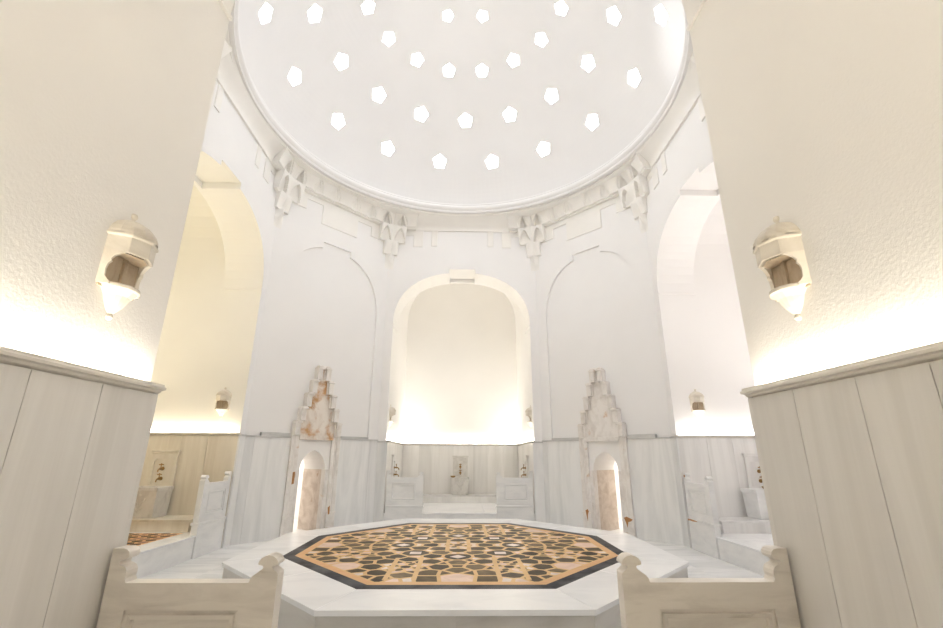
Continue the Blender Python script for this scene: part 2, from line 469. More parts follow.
for i in range(NT):
    a=2*PI*(i+.5)/NT
    ux,uy=math.cos(a),math.sin(a)
    for k in range(8):
        p0,p1=verts[k-1],verts[k]
        ex,ey=p1[0]-p0[0],p1[1]-p0[1]; den=ux*ey-uy*ex
        if abs(den)<1e-9: continue
        t=(p0[0]*ey-p0[1]*ex)/den; s=(p0[0]*uy-p0[1]*ux)/den
        if t>0 and -1e-6<=s<=1+1e-6:
            ln=math.hypot(ex,ey); d=min(s,1-s)*ln
            card=abs(ex)<1e-6 or abs(ey)<1e-6
            col.append((t,d,'c' if card else 'd',ln,ux,uy)); break
mb=MB(); idx={}
P=[[proj_of(c[1],c[2],z if z<8.46 else 8.46+(z-8.46)*1.5,c[3]/2,c[0]-RING_R) for z in zs] for c in col]
for i,c in enumerate(col):
    for j,z in enumerate(zs):
        rr=c[0]-P[i][j]-(.0 if P[i][j]>0 else -.01); idx[i,j]=len(mb.v); mb.v.append((rr*c[4],rr*c[5],z))
for i in range(NT):
    i2=(i+1)%NT
    for j in range(len(zs)-1):
        if max(P[i][j],P[i2][j],P[i][j+1],P[i2][j+1])<=0: continue
        mb.f.append((idx[i,j],idx[i,j+1],idx[i2,j+1],idx[i2,j])); mb.m.append(0)
trim(mb,M_carve,(0,0,0),0,'carved white stalactite plasterwork under the dome')
mb=MB()
mb.lathe([(4.75,8.88),(4.41,8.88),(4.40,8.92),(4.41,8.95),(4.39,8.97),(4.365,9.01),(4.36,9.06),(4.375,9.10),(4.41,9.13),(4.40,9.15),(4.405,9.19),(4.75,9.20)],160,caps=False)
trim(mb,M_dome,(0,0,0),0,'round moulded cornice at the foot of the dome',smooth=True)

ZC,RS,TH=8.2,4.8,.22
prof_in=[];prof_out=[]
for k in range(49):
    a=R(11.0)+(PI/2-R(11.0))*k/48
    prof_in.append((max(RS*math.cos(a),.001),ZC+RS*math.sin(a))); prof_out.append((max((RS+TH)*math.cos(a),.001),ZC+(RS+TH)*math.sin(a)))
mb=MB(); SEG=192
n=len(prof_in)
mb.lathe(prof_in,SEG,caps=False); 
mb.f=[tuple(reversed(q)) for q in mb.f]
b0=len(mb.f); mb.lathe(prof_out,SEG,caps=False)
for k in range(SEG):      # close the foot
    j=(k+1)%SEG; o=n*SEG; mb.f.append((k,j,o+j,o+k)); mb.m.append(0)
for o in (0,n*SEG):       # close the poles
    c=[o+(n-1)*SEG+k for k in range(SEG)]
    mb.f.append(tuple(reversed(c)) if o==0 else tuple(c)); mb.m.append(0)
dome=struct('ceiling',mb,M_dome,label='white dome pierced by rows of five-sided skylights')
rings=[(28.9,16,12.4,.228),(43.7,16,1.0,.225),(59.5,16,12.2,.195),(75.5,8,23.5,.165),(82.3,4,1,.12)]
cut=MB(); panes=[]
for el,cnt,a0,rad in rings:
    for k in range(cnt):
        az=R(a0+360*k/cnt); e=R(el)
        d=Vector((math.sin(az)*math.cos(e),math.cos(az)*math.cos(e),math.sin(e)))
        up=Vector((-math.sin(az)*math.sin(e),-math.cos(az)*math.sin(e),math.cos(e))); rt=d.cross(up)
        rot=random.uniform(-.16,.16)
        def pent(dist,rd):
            c=Vector((0,0,ZC))+d*dist
            return [c+up*(rd*math.cos(2*PI*q/5+rot))+rt*(rd*math.sin(2*PI*q/5+rot)) for q in range(5)]
        a_=pent(RS-.2,rad*.97); b_=pent(RS+TH+.25,rad*1.05); i=len(cut.v)
        cut.v += [tuple(v) for v in a_+b_]
        cut.f += [tuple(i+q for q in range(5)),tuple(i+5+q for q in reversed(range(5)))]; cut.m += [0,0]
        for q in range(5):
            s=(q+1)%5; cut.f.append((i+q,i+5+q,i+5+s,i+s)); cut.m.append(0)
        panes.append((pent(RS+.035,rad*1.02),pent(RS+.06,rad*1.02)))
import bmesh
co=obj('cutter',cut,M_dome)
bmm=bmesh.new(); bmm.from_mesh(co.data); bmesh.ops.recalc_face_normals(bmm,faces=bmm.faces); bmm.to_mesh(co.data); bmm.free()
bmm=bmesh.new(); bmm.from_mesh(dome.data); bmesh.ops.remove_doubles(bmm,verts=bmm.verts,dist=1e-5); bmesh.ops.recalc_face_normals(bmm,faces=bmm.faces); bmm.to_mesh(dome.data); bmm.free()
bo=dome.modifiers.new('b','BOOLEAN'); bo.operation='DIFFERENCE'; bo.solver='EXACT'; bo.object=co
dg=bpy.context.evaluated_depsgraph_get(); me=bpy.data.meshes.new_from_object(dome.evaluated_get(dg))
dome.modifiers.clear(); dome.data=me; bpy.data.objects.remove(co)
if not me.materials: me.materials.append(M_dome)
for i,(a_,b_) in enumerate(panes):
    mb=MB(); v=[tuple(q) for q in a_+b_]; mb.v=v
    mb.f=[(0,1,2,3,4),(9,8,7,6,5)]+[(q,5+q,5+(q+1)%5,(q+1)%5) for q in range(5)]; mb.m=[0]*7
    struct('window_%d'%(i+1),mb,M_pane)

# ------------------------------------------------------------------ heated platform in the middle
SX,SY,GX,GY,HS=3.11,3.17,1.29,1.20,.388
def octa(sx,sy,gx,gy): return [(gx,-sy),(sx,-gy),(sx,gy),(gx,sy),(-gx,sy),(-sx,gy),(-sx,-gy),(-gx,-sy)]
t=thing('marble_platform','large eight-sided white marble platform with dark inlaid mosaic top in the middle of the hall','platform',(0,0,0))
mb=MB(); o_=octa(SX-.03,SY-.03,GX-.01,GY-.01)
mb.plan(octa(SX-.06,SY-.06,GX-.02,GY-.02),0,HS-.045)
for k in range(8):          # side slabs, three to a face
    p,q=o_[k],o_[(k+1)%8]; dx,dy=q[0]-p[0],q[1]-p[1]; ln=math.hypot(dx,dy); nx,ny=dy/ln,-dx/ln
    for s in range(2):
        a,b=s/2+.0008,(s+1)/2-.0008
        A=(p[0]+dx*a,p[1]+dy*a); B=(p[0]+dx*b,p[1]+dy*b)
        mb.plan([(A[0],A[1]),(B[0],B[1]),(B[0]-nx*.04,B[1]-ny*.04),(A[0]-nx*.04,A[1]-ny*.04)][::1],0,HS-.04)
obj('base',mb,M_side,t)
IN=octa(2.46,2.485,1.055,.86)
mb=MB(); o_=octa(SX,SY,GX,GY)
for k in range(8):          # rim slabs: two to a face
    p,q=o_[k],o_[(k+1)%8]; p2,q2=IN[k],IN[(k+1)%8]
    m1=((p[0]+q[0])/2,(p[1]+q[1])/2); m2=((p2[0]+q2[0])/2,(p2[1]+q2[1])/2)
    def sh(a,b,f): return (a[0]+(b[0]-a[0])*f,a[1]+(b[1]-a[1])*f)
    f=.003
    if k%2==1:
        mb.plan([p,q,q2,p2],HS-.05,HS)
    else:
        mb.plan([sh(p,m1,f),sh(m1,p,f),sh(m2,p2,f),sh(p2,m2,f)],HS-.05,HS)
        mb.plan([sh(m1,q,f),sh(q,m1,f),sh(q2,m2,f),sh(m2,q2,f)],HS-.05,HS)
obj('rim',mb,M_slab,t,bevel=.004)
def scale_in(poly,d): return inset(poly,d)
mb=MB(); I2=inset(IN,.155)
def ring_between(mb,A_,d,z0,z1,m=0):
    n=len(A_); B_=[]
    for k in range(n):
        p0,p,p1=A_[k-1],A_[k],A_[(k+1)%n]
        def nrm(a,b):
            ex,ey=b[0]-a[0],b[1]-a[1]; l_=math.hypot(ex,ey); return (-ey/l_,ex/l_)
        n0,n1=nrm(p0,p),nrm(p,p1); den=1+n0[0]*n1[0]+n0[1]*n1[1]
        B_.append((p[0]+d*(n0[0]+n1[0])/den,p[1]+d*(n0[1]+n1[1])/den))
    for k in range(n):
        j=(k+1)%n; mb.plan([A_[k],A_[j],B_[j],B_[k]],z0,z1,m)
    return B_
I2=ring_between(mb,IN,.165,HS-.05,HS+.0005)
obj('border',mb,M_black,t)
# lattice: orange straps around stone cells laid out as nine rosettes and eight medallions
mb=MB(); mb.plan(I2,HS-.05,HS+.0005,0)
I3=inset(I2,.10)
Z0,Z1,Z2=HS+.0005,HS+.0012,HS+.0018
mb.plan(I3,Z0,Z0+.0004,5)
Z0+=.0004
cells=[]                                   # (x, y, radius taken)
def inside(x,y,r):
    n=len(I3)
    for k in range(n):
        p,q=I3[k],I3[(k+1)%n]; ex,ey=q[0]-p[0],q[1]-p[1]; l_=math.hypot(ex,ey)
        if ((x-p[0])*ey-(y-p[1])*ex)/l_>-r: return False
    return True
def free(x,y,r):
    return inside(x,y,r) and all((a-x)**2+(b-y)**2>(r+c)**2 for a,b,c in cells)
def lens(x,y,an,ln,wd,m,z1=None):
    u=(math.sin(an),math.cos(an)); v=(u[1],-u[0])
    pts=[(ln,0),(ln*.42,wd),(-ln*.42,wd),(-ln,0),(-ln*.42,-wd),(ln*.42,-wd)]
    pl_=[(x+u[0]*a+v[0]*b,y+u[1]*a+v[1]*b) for a,b in pts]
    ar=sum(pl_[k][0]*pl_[(k+1)%6][1]-pl_[(k+1)%6][0]*pl_[k][1] for k in range(6))
    mb.plan(pl_ if ar>0 else pl_[::-1],Z0,z1 or Z1,m)
def regular(cx,cy,r,n,rot=0): return [(cx+r*math.cos(2*PI*k/n+rot),cy+r*math.sin(2*PI*k/n+rot)) for k in range(n)]
def dark(): return random.choice((1,1,1,2))
for a in range(8):                         # medallions
    an=a*PI/4; x,y=.87*math.sin(an),.87*math.cos(an); cells.append((x,y,.20))
ros=[(0.0,0.0)]+[(sx_*a,sy_*b) for sx_ in (-1,1) for sy_ in (-1,1) for a,b in ((.66,1.48),(1.48,.66))]
pet=[]
for cx,cy in ros:                          # rosettes of eight petals round a little star
    for q in range(8):
        an=q*PI/4; x,y=cx+.43*math.sin(an),cy+.43*math.cos(an)
        if not free(x,y,.11): continue
        pet.append((x,y)); cells.append((x,y,.135))
    cells.append((cx,cy,.20))
for a in range(8):                         # pink stones against the border
    an=a*PI/4; x,y=2.04*math.sin(an),2.04*math.cos(an)
    if free(x,y,.10): cells.append((x,y,.20))
base_n=len(cells)
more=[]
grid=sorted([(i*.03,j*.03) for i in range(80) for j in range(80)],key=lambda p:(round(math.hypot(*p),2),p))
for r_,ln,wd,ms in ((.125,.140,.118,(1,1,2)),(.09,.105,.082,(1,2,1)),(.055,.066,.046,(1,2,3,4)),(.035,.045,.03,(1,3,4))):
    for gx,gy in grid:
        if not free(gx,gy,r_+.012): continue
        m_=random.choice(ms)
        for x,y in {(gx,gy),(-gx,gy),(gx,-gy),(-gx,-gy),(gy,gx),(-gy,gx),(gy,-gx),(-gy,-gx)}:
            if free(x,y,r_): more.append((x,y,r_,m_)); cells.append((x,y,r_+.012))
gens=cells; nb=base_n
sty={}
for x,y,r_,m_ in more: sty[(x,y)]=(r_,m_)
for i,(x,y,r_) in enumerate(gens):
    poly=I3
    for j,(qx,qy,qr) in enumerate(gens):
        if j!=i and abs(qx-x)<1.0 and abs(qy-y)<1.0:
            a,b=qx-x,qy-y; c=(qx*qx+qy*qy-x*x-y*y+r_*r_-qr*qr)/2
            poly=clip(poly,a,b,c)
            if len(poly)<3: break
    if len(poly)<3: continue
    c=inset(poly,.024)
    if len(c)<3: continue
    if (x,y) in sty:
        mb.plan(c,Z0,Z1,sty[(x,y)][1])
    elif r_==.20 and any(abs(math.hypot(x,y)-.87)<1e-6 for _ in (0,)):
        mb.plan(c,Z0,Z1,1); mb.plan(regular(x,y,.115,4,PI/4 if min(abs(x),abs(y))>.1 else 0),Z1,Z2,4)
    elif (x,y) in pet: mb.plan(c,Z0,Z1,dark())
    elif any(abs(x-a)+abs(y-b)<1e-6 for a,b in ros):
        for q in range(8):
            an=q*PI/4+PI/8; lens(x+.165*math.sin(an),y+.165*math.cos(an),an,.075,.04,3 if q%2 else 2)
        mb.plan(regular(x,y,.07,8),Z0,Z1,1)
    else: mb.plan(c,Z0,Z1,3)
def strap(x0,y0,x1,y1,w=.03):
    dx,dy=x1-x0,y1-y0; l_=math.hypot(dx,dy); nx,ny=-dy/l_*w,dx/l_*w
    mb.plan([(x0-nx,y0-ny),(x1-nx,y1-ny),(x1+nx,y1+ny),(x0+nx,y0+ny)],Z1+.0001,Z2,5)
for s in (-1,1):
    strap(s*.165,-.52,s*.165,.52)
    for cx in (-.66,.66):
        for sy_ in (-1,1): strap(cx+s*.165,sy_*.95,cx+s*.165,sy_*2.12)
for cx in (-.66,.66):
    for s in (-1,1):
        for sx_ in (-1,1): strap(sx_*.95,cx+s*.165,sx_*2.10,cx+s*.165,.026)
obj('inlay',mb,[M_orange,M_brown,M_umber,M_pink,M_pale,M_strap],t)

# ------------------------------------------------------------------ parapets
def parapet(name,label,loc,rz,side,z_floor,rail,m,width=.985,th=.098,bz=None,group='carved marble parapets at the bay steps'):
    """side=+1: wall on the local right end, -1: wall on the local left; local x=0 at the wall end, grows to the opening"""
    t=thing(name,label,'parapet',loc,rz,group)
    s=-side
    F=rail-z_floor                                   # rail height above the bay floor
    # upper screen outline from the wall end (x=0) to the opening (x=width)
    zb=z_floor+.21
    W=width
    fin=[(-.098,0),(-.094,.018),(-.082,.036),(-.066,.046),(-.058,.052),(-.046,.060),(-.030,.072),(-.026,.082),(-.030,.088),(-.052,.091),(-.058,.098),(-.055,.112),(-.042,.128),(-.022,.139),(0,.143)]
    right=[(W-.062+a,rail+b) for a,b in fin]+[(W-.062-a,rail+b) for a,b in fin[::-1][1:] if abs(a)<.0601]+[(W,rail+.042)]
    left=[(0,rail+.180),(.062,rail+.180),(.082,rail+.174),(.096,rail+.160),(.099,rail+.142),(.092,rail+.128),(.076,rail+.120),(.058,rail+.115),(.052,rail+.104),(.056,rail+.094),(.074,rail+.088),(.092,rail+.078),(.102,rail+.062),(.104,rail+.040),(.100,rail+.022),(.106,rail+.010),(.110,rail)]
    top=left+right
    outl=[(0,zb),(W,zb)][::-1]
    poly=[(W,zb),(0,zb)]+top                           # clockwise: reversed below
    poly=[(s*a,b) for a,b in poly]
    def orient(p):
        ar=sum(p[k][0]*p[(k+1)%len(p)][1]-p[(k+1)%len(p)][0]*p[k][1] for k in range(len(p)))
        return p if ar>0 else p[::-1]
    poly=orient(poly)
    hole=orient([(s*a,b) for a,b in ((.13,zb+.12),(W-.20,zb+.12),(W-.20,rail-.138),(.13,rail-.138))])
    mb=MB()
    mb.flat(poly,0,[hole]); mb.flat(poly,th,[hole],0,True); mb.rim(poly,0,th)
    # moulded recess on both faces
    def rec(y,sg):
        cur=hole
        steps=((.0,.016,False),(.022,.016,True),(.030,.024,False),(.050,.024,True))
        x0=min(p[0] for p in hole);x1=max(p[0] for p in hole);z0=min(p[1] for p in hole);z1=max(p[1] for p in hole)
        def rect(d): return [(x0+d,z0+d),(x1-d,z0+d),(x1-d,z1-d),(x0+d,z1-d)]
        lev=[(0,0),(0,.018),(.020,.018),(.026,.006),(.046,.006),(.052,.026)]
        for (d0,e0),(d1,e1) in zip(lev,lev[1:]):
            a,b=rect(d0),rect(d1)
            for k in range(4):
                j=(k+1)%4
                q=[(a[k][0],y+sg*e0,a[k][1]),(a[j][0],y+sg*e0,a[j][1]),(b[j][0],y+sg*e1,b[j][1]),(b[k][0],y+sg*e1,b[k][1])]
                mb.face(q if sg>0 else q[::-1])
        mb.flat(rect(.052),y+sg*.026,(),0,sg<0)
    rec(0,1); rec(th,-1)
    obj('screen',mb,m,t,bevel=.006)
    mb=MB(); xa,xb=sorted((0,s*(W+.015)))
    mb.box(xa,xb,-.03,th+.03,zb-.05,zb); obj('moulding',mb,m,t,bevel=.012)
    mb=MB(); xa,xb=sorted((0,s*W))
    mb.box(xa,xb,-.01,th+.01,0,zb-.05); obj('plinth',mb,m,t,bevel=.004)
    return t
G='carved marble parapets at the bay steps'
W0=1.94
# near bay: seen from inside, wall on the outer end (local frame looks back towards the camera side)
parapet('marble_parapet','veined beige marble parapet with finials in the left foreground, against the panelled wall',(-1.995,-AY-.105,0),0,-1,.36,1.03,M_par,width=.972)
parapet('marble_parapet','veined beige marble parapet with finials in the right foreground, against the panelled wall',(2.0,-AY-.105,0),0,1,.36,1.03,M_par,width=1.01)
parapet('marble_parapet','white marble parapet left of the far bay opening, beyond the platform',(-W0,AY+.0,0),0,-1,.295,1.185,M_parg,width=.97)
parapet('marble_parapet','white marble parapet right of the far bay opening, beyond the platform',(W0,AY+.0,0),0,1,.295,1.185,M_parg,width=.97)
parapet('marble_parapet','grey white marble parapet at the far side of the left bay',(-AX,W0,0),PI/2,1,.37,1.24,M_parg,width=.97)
parapet('marble_parapet','white marble parapet with rust marks at the far side of the right bay',(AX,W0,0),-PI/2,-1,.355,1.24,M_parg,width=.97)
rp=[o for o in C.objects if o.get('label')=='white marble parapet with rust marks at the far side of the right bay'][0]
mb=MB(); mb.prism([(.03,.515),(.10,.525),(.22,.520),(.40,.530),(.42,.538),(.30,.548),(.12,.555),(.03,.550)],-.0335,-.0315)
o=obj('rust_stain',mb,M_rustb,rp); o['label']='rust brown stain'; mb=MB()
mb.prism([(.02,1.33),(.07,1.34),(.075,1.37),(.04,1.385),(.02,1.38)],-.0025,-.0005)
o=obj('rust_stain',mb,M_rustb,rp); o['label']='rust brown stain'

# ------------------------------------------------------------------ stone wall lamps
def wall_lamp(label,loc,rz):
    t=thing('wall_lamp',label,'wall lamp',loc,rz,'carved stone wall lamps')
    r=.156; a0,a1=PI,2*PI      # half octagon standing out to -y
    c8=1/math.cos(PI/8)
    mb=MB(); rr=r
    # frieze band: four faces of an octagon
    mb.lathe([(rr-.03,.365),(rr,.36),(rr,.452),(rr+.012,.457),(rr+.012,.472),(rr-.01,.476)],4,a0=a0,a1=a1)
    mb.lathe([(rr-.035,.476),(rr-.035,.365),(rr-.02,.355)],4,a0=a0,a1=a1)
    obj('frieze',mb,M_lamp,t,bevel=.003)
    mb=MB()
    mb.lathe([(rr+.006,.472),(rr+.004,.488),(rr-.012,.520),(rr-.04,.553),(rr-.08,.578),(.045,.592),(.018,.600),(.012,.612),(.020,.622),(.024,.634),(.018,.648),(.001,.655)],8,a0=a0,a1=a1)
    obj('cap',mb,M_lamp,t,bevel=.002)
    # two cheeks with cusped edges beside the opening
    edge=[(0,.172),(.060,.172),(.064,.184),(.050,.195),(.034,.215),(.030,.255),(.036,.285),(.050,.300),(.046,.315),(.060,.335),(.085,.352),(.118,.368),(0,.368)]
    for s in (-1,1):
        mb=MB(); p0=Vector((s*rr,0,0)); p1=Vector((s*rr*math.cos(PI/4),-rr*math.sin(PI/4),0)); e=(p1-p0).normalized(); nrm=Vector((e.y,-e.x,0))*(-s)
        o=[(p0+e*a+Vector((0,0,b))) for a,b in edge]; i=[q+nrm*-.022*1 for q in o]
        n=len(o)
        idx0=len(mb.v); mb.v=[tuple(q) for q in o+i]
        from mathutils.geometry import tessellate_polygon as tp
        for tri in tp([[Vector((a,b,0)) for a,b in edge]]):
            mb.f.append(tuple(tri)); mb.m.append(0); mb.f.append(tuple(n+q for q in reversed(tri))); mb.m.append(0)
        for k in range(n):
            j=(k+1)%n; mb.f.append((k,j,n+j,n+k)); mb.m.append(0)
        obj('cheek',mb,M_lamp,t)
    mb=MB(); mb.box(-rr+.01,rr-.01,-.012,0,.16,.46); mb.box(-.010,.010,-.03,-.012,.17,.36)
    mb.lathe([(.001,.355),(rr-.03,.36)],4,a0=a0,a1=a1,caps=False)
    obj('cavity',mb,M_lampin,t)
    mb=MB()
    mb.lathe([(.001,.172),(rr-.06,.185),(rr-.036,.190),(rr-.029,.180),(rr-.031,.168),(rr-.044,.160),(rr-.072,.130),(.068,.100),(.052,.075),(.036,.056),(.024,.044),(.016,.036),(.021,.028),(.024,.016),(.015,.004),(.001,0)],8,a0=a0,a1=a1,caps=False)
    obj('pendant',mb,M_lamp,t,bevel=.002)
    return t
LZ=2.49
l0=wall_lamp('carved stone lantern bracket on the left foreground wall above the glowing ledge',(-2.06,-AY-.485,LZ+.0),PI/2)
dup(l0,(2.06,-AY-.525,LZ+.025),-PI/2,'carved stone lantern bracket on the right foreground wall above the glowing ledge').scale=(1,1,1.08); l0.scale=(1,1,1.08)
for_far=[dup(l0,(-AX-.45,JW,LZ),0,'small stone lantern bracket on the cream wall inside the left bay'),
dup(l0,(AX+.55,JW,LZ+.03),0,'small stone lantern bracket on the white wall inside the right bay'),
dup(l0,(-JW,AY+.45,LZ),PI/2,'stone lantern bracket seen from the side on the left wall of the far bay'),
dup(l0,(JW,AY+.42,LZ),-PI/2,'stone lantern bracket seen from the side on the right wall of the far bay')]
for o in for_far: o.scale=(1,1,1)

# ------------------------------------------------------------------ basins and fountain panels
def tap(parent,z):
    mb=MB(); mb.lathe([(.038,0),(.038,.012),(.02,.018),(.018,.05),(.026,.055),(.026,.075),(.016,.082),(.016,.10)],14,(0,-.05,z),axis='y')
    mb.tube([(0,-.12,z),(0,-.165,z-.004),(0,-.19,z-.03),(0,-.195,z-.065)],.013,8)
    o=obj('tap',mb,M_brass,parent,smooth=True)
    mb=MB(); mb.tube([(0,-.115,z+.02),(0,-.115,z+.075)],.009,8); mb.tube([(-.045,-.115,z+.078),(.045,-.115,z+.078)],.011,8)
    mb.lathe([(.0,0),(.014,.004),(.014,.016),(.0,.022)],10,(0,-.115,z+.082)); obj('handle',mb,M_brass,o,smooth=True)
def fountain(label,loc,rz,m):
    t=thing('fountain_panel',label,'fountain',loc,rz,'carved fountain panels with brass taps')
    mb=MB(); w=.25
    ar=arch_profile(w-.07,.52,.05,n=10)
    mb.prism([(-w,0),(w,0),(w,.68),(-w,.68)],-.05,0,[[(-w+.05,.06)]+[(w-.05,.06),(w-.05,.50)]+[(w-.10,.55),(-w+.10,.55),(-w+.05,.50)]])
    obj('frame',mb,m,t,bevel=.006)
    mb=MB(); mb.box(-w+.04,w-.04,-.026,0,.05,.57); obj('back_plate',mb,m,t)
    mb=MB(); mb.box(-w-.03,w+.03,-.075,0,.68,.72); mb.box(-w-.015,w+.015,-.06,0,.65,.68); obj('cornice',mb,m,t,bevel=.006)
    tap(t,.36); tap(t,.17)
    return t
def basin(label,loc,rz,m,w=.58,d=.50,h=.53):
    t=thing('wash_basin',label,'basin',loc,rz,'marble wash basins')
    mb=MB()
    def ring(f,z): return [(-w/2*f,-d*f,z),(w/2*f,-d*f,z),(w/2*f,0,z),(-w/2*f,0,z)]
    lv=[(.88,0),(.90,.03),(.95,h*.55),(1.0,h-.07)]
    i=0
    for f,z in lv: mb.v += ring(f,z)
    mb.f.append((3,2,1,0)); mb.m.append(0)
    for a in range(len(lv)-1):
        for k in range(4):
            j=(k+1)%4; mb.f.append((a*4+k,a*4+j,a*4+4+j,a*4+4+k)); mb.m.append(0)
    obj('body',mb,m,t,bevel=.008)
    mb=MB(); x,y=w/2+.015,d+.015
    hole=[(-x+.07,-y+.07),(x-.07,-y+.07),(x-.07,-.07),(-x+.07,-.07)]
    out=[(-x,-y),(x,-y),(x,0),(-x,0)]
    for k in range(4):
        j=(k+1)%4; mb.plan([out[k],out[j],hole[j],hole[k]],h-.07,h)
    mb.plan(hole,h-.071,h-.06)
    obj('rim',mb,m,t,bevel=.008)
    # carved ornament on the front
    mb=MB(); yy=-d*.965
    mb.tube([(-.10,yy,.36),(-.085,yy-.012,.30),(-.03,yy-.012,.27),(0,yy-.012,.20),(.03,yy-.012,.27),(.085,yy-.012,.30),(.10,yy,.36)],.014,6)
    mb.tube([(-.07,yy+.01,.20),(-.03,yy-.004,.16),(0,yy-.004,.10),(.03,yy-.004,.16),(.07,yy+.01,.20)],.013,6)
    mb.lathe([(.0,.0),(.028,.006),(.028,.03),(0,.034)],10,(0,yy,.40)); 
    obj('ornament',mb,m,t)
    return t
def bowl(label,loc):
    t=thing('brass_bowl',label,'bowl',loc,0,'brass bathing bowls')
    mb=MB(); mb.lathe([(.035,0),(.06,.012),(.082,.04),(.086,.055),(.082,.055),(.056,.018),(.0,.008)],24,caps=False); obj('bowl_body',mb,M_brass,t,smooth=True)
    mb=MB(); mb.lathe([(.086,.052),(.092,.055),(.086,.058)],24,caps=False); obj('lip',mb,M_brass,t,smooth=True)
BZ={k:FZ[k]+.215 for k in FZ}
yb=AY+LEN-.045
fountain('small fountain panel with brass taps centred on the back wall of the far bay',(0,yb,BZ['far']+.50),0,M_basin)
basin('square marble basin centred below the back wall of the far bay',(-.01,yb-.055,BZ['far']),0,M_basin)
bowl('brass bowl on the left edge of the basin in the far bay',(-.24,yb-.42,BZ['far']+.53))
xs=-AX-1.40
fountain('fountain panel with brass taps on the straw coloured wall of the left bay',(xs,1.975,BZ['left']+.52),0,M_dleft)
basin('carved marble basin below brass taps in the left bay',(xs-.02,1.92,BZ['left']),0,M_basin,.62,.5,.55)
xs=AX+1.60
fountain('fountain panel with brass taps in the right bay, half hidden by the foreground wall',(xs,1.975,BZ['right']+.52),0,M_dright)
basin('pale marble basin in the right bay, half hidden by the foreground wall',(xs-.13,1.92,BZ['right']),0,M_parg,.62,.5,.55)
bowl('brass bowl on the edge of the basin in the right bay',(xs-.17,1.92-.42,BZ['right']+.55))
ys=AY+1.15
fountain('fountain panel with brass taps on the left wall of the far bay',(-1.975,ys,BZ['far']+.52),PI/2,M_dfar)
fountain('fountain panel with brass taps on the right wall of the far bay',(1.975,ys,BZ['far']+.52),-PI/2,M_dfar)

# ------------------------------------------------------------------ stepped portals to the side cells
def portal(label,loc,rz,stain,recess_m):
    t=thing('stone_portal',label,'portal',loc,rz,'stepped marble portals')
    for s in (-1,1):
        mb=MB(); mb.box(*sorted((s*.545,s*.645)),-.085,-.001,.46,HD+.02); mb.box(*sorted((s*.43,s*.545)),-.055,-.001,.46,HD+.02)
        mb.box(*sorted((s*.52,s*.548)),-.07,-.001,.46,HD)
        o=obj('jamb',mb,M_portal,t,bevel=.008)
        mb=MB(); mb.box(*sorted((s*.43,s*.655)),-.095,-.001,0.001,.43); mb.box(*sorted((s*.425,s*.665)),-.11,-.001,.43,.46)
        obj('foot',mb,M_portal,o,bevel=.006)
        mb=MB(); mb.box(*sorted((s*.335,s*.432)),-.02,.155,0.001,1.41); obj('inner_jamb',mb,M_portal,t,bevel=.005)
    # rust marks from old iron fixings
    marks=[[(-.56,.50),(-.50,.53),(-.47,.48),(-.50,.42),(-.52,.26),(-.545,.40)],[(.43,.42),(.50,.45),(.64,.40),(.60,.36),(.53,.34),(.50,.22),(.47,.33)]] if not stain else [[(-.555,1.36),(-.455,1.38),(-.46,1.12),(-.55,1.10)],[(.44,.56),(.49,.60),(.50,.42),(.46,.40)]]
    for mk in marks:
        mb=MB(); ar=sum(mk[k][0]*mk[(k+1)%len(mk)][1]-mk[(k+1)%len(mk)][0]*mk[k][1] for k in range(len(mk)))
        yy=-.0565 if (stain and mk[0][1]>1) else -.1115
        mb.prism(mk if ar>0 else mk[::-1],yy,yy+.002); o=obj('rust_stain',mb,M_rustb,t); o['label']='rust brown stain'
    # plaster head with pointed opening
    n=10; pts=[]; cc=.135; rad=.335+cc
    for k in range(n+1):
        a=PI-(PI-math.acos(-cc/rad))*k/n
        pts.append((cc+rad*math.cos(a),1.41+rad*math.sin(a)))
    pts[-1]=(0,pts[-1][1]); pts=pts+[(-a,b) for a,b in pts[::-1][1:]]
    mb=MB(); mb.prism([(-.43,1.41)]+pts+[(.43,1.41),(.43,2.09),(-.43,2.09)],.0,.155); obj('head_panel',mb,M_tym,t)
    mb=MB(); mb.box(-.45,.45,-.075,-.001,2.09,2.19); obj('lintel',mb,M_rust if stain else M_portal,t,bevel=.006)
    # stepped crest
    hw=[.615,.51,.40,.29,.18]; hh=.335; z=HD+.02
    mb=MB(); out=[]
    for i,w in enumerate(hw): out += [(w-.10,z+i*hh),(w-.10,z+(i+1)*hh)]
    poly=out+[(-a,b) for a,b in out[::-1]]
    mb.prism(poly,-.045,.05); obj('crest_panel',mb,M_rust if stain else M_portal,t,bevel=.004)
    mb=MB()
    for i,w in enumerate(hw):
        z0=z+i*hh; hx=.02*(i==0)
        for s in (-1,1):
            mb.box(*sorted((s*(w-.13),s*w)),-.135,.05,z0,z0+hh-.06)
            mb.box(*sorted((s*(w-.155),s*(w-.02))),-.075,.05,z0,z0+hh-.06)
            mb.box(*sorted((s*(w-.165),s*(w+.006))),-.165,.05,z0+hh-.06,z0+hh-.025)
            mb.box(*sorted((s*(w-.14),s*(w-.015))),-.14,.05,z0+hh-.025,z0+hh)
    zt=z+5*hh
    mb.box(-.15,.15,-.10,.05,zt-.02,zt+.03)
    obj('crest_steps',mb,M_portal,t,bevel=.006)
    return t
pl_=DG['far_left']; pr_=DG['far_right']
def along(fr,x,y=0,z=0):
    (lx,ly,lz),r=fr; return (lx+x*math.cos(r)-y*math.sin(r),ly+x*math.sin(r)+y*math.cos(r),z)
portal('stepped marble portal with a rust stained crest on the left diagonal wall',along(pl_,-.08),PHI,True,M_trav)
portal('stepped grey marble portal on the right diagonal wall',along(pr_,.08),-PHI,False,M_trav)
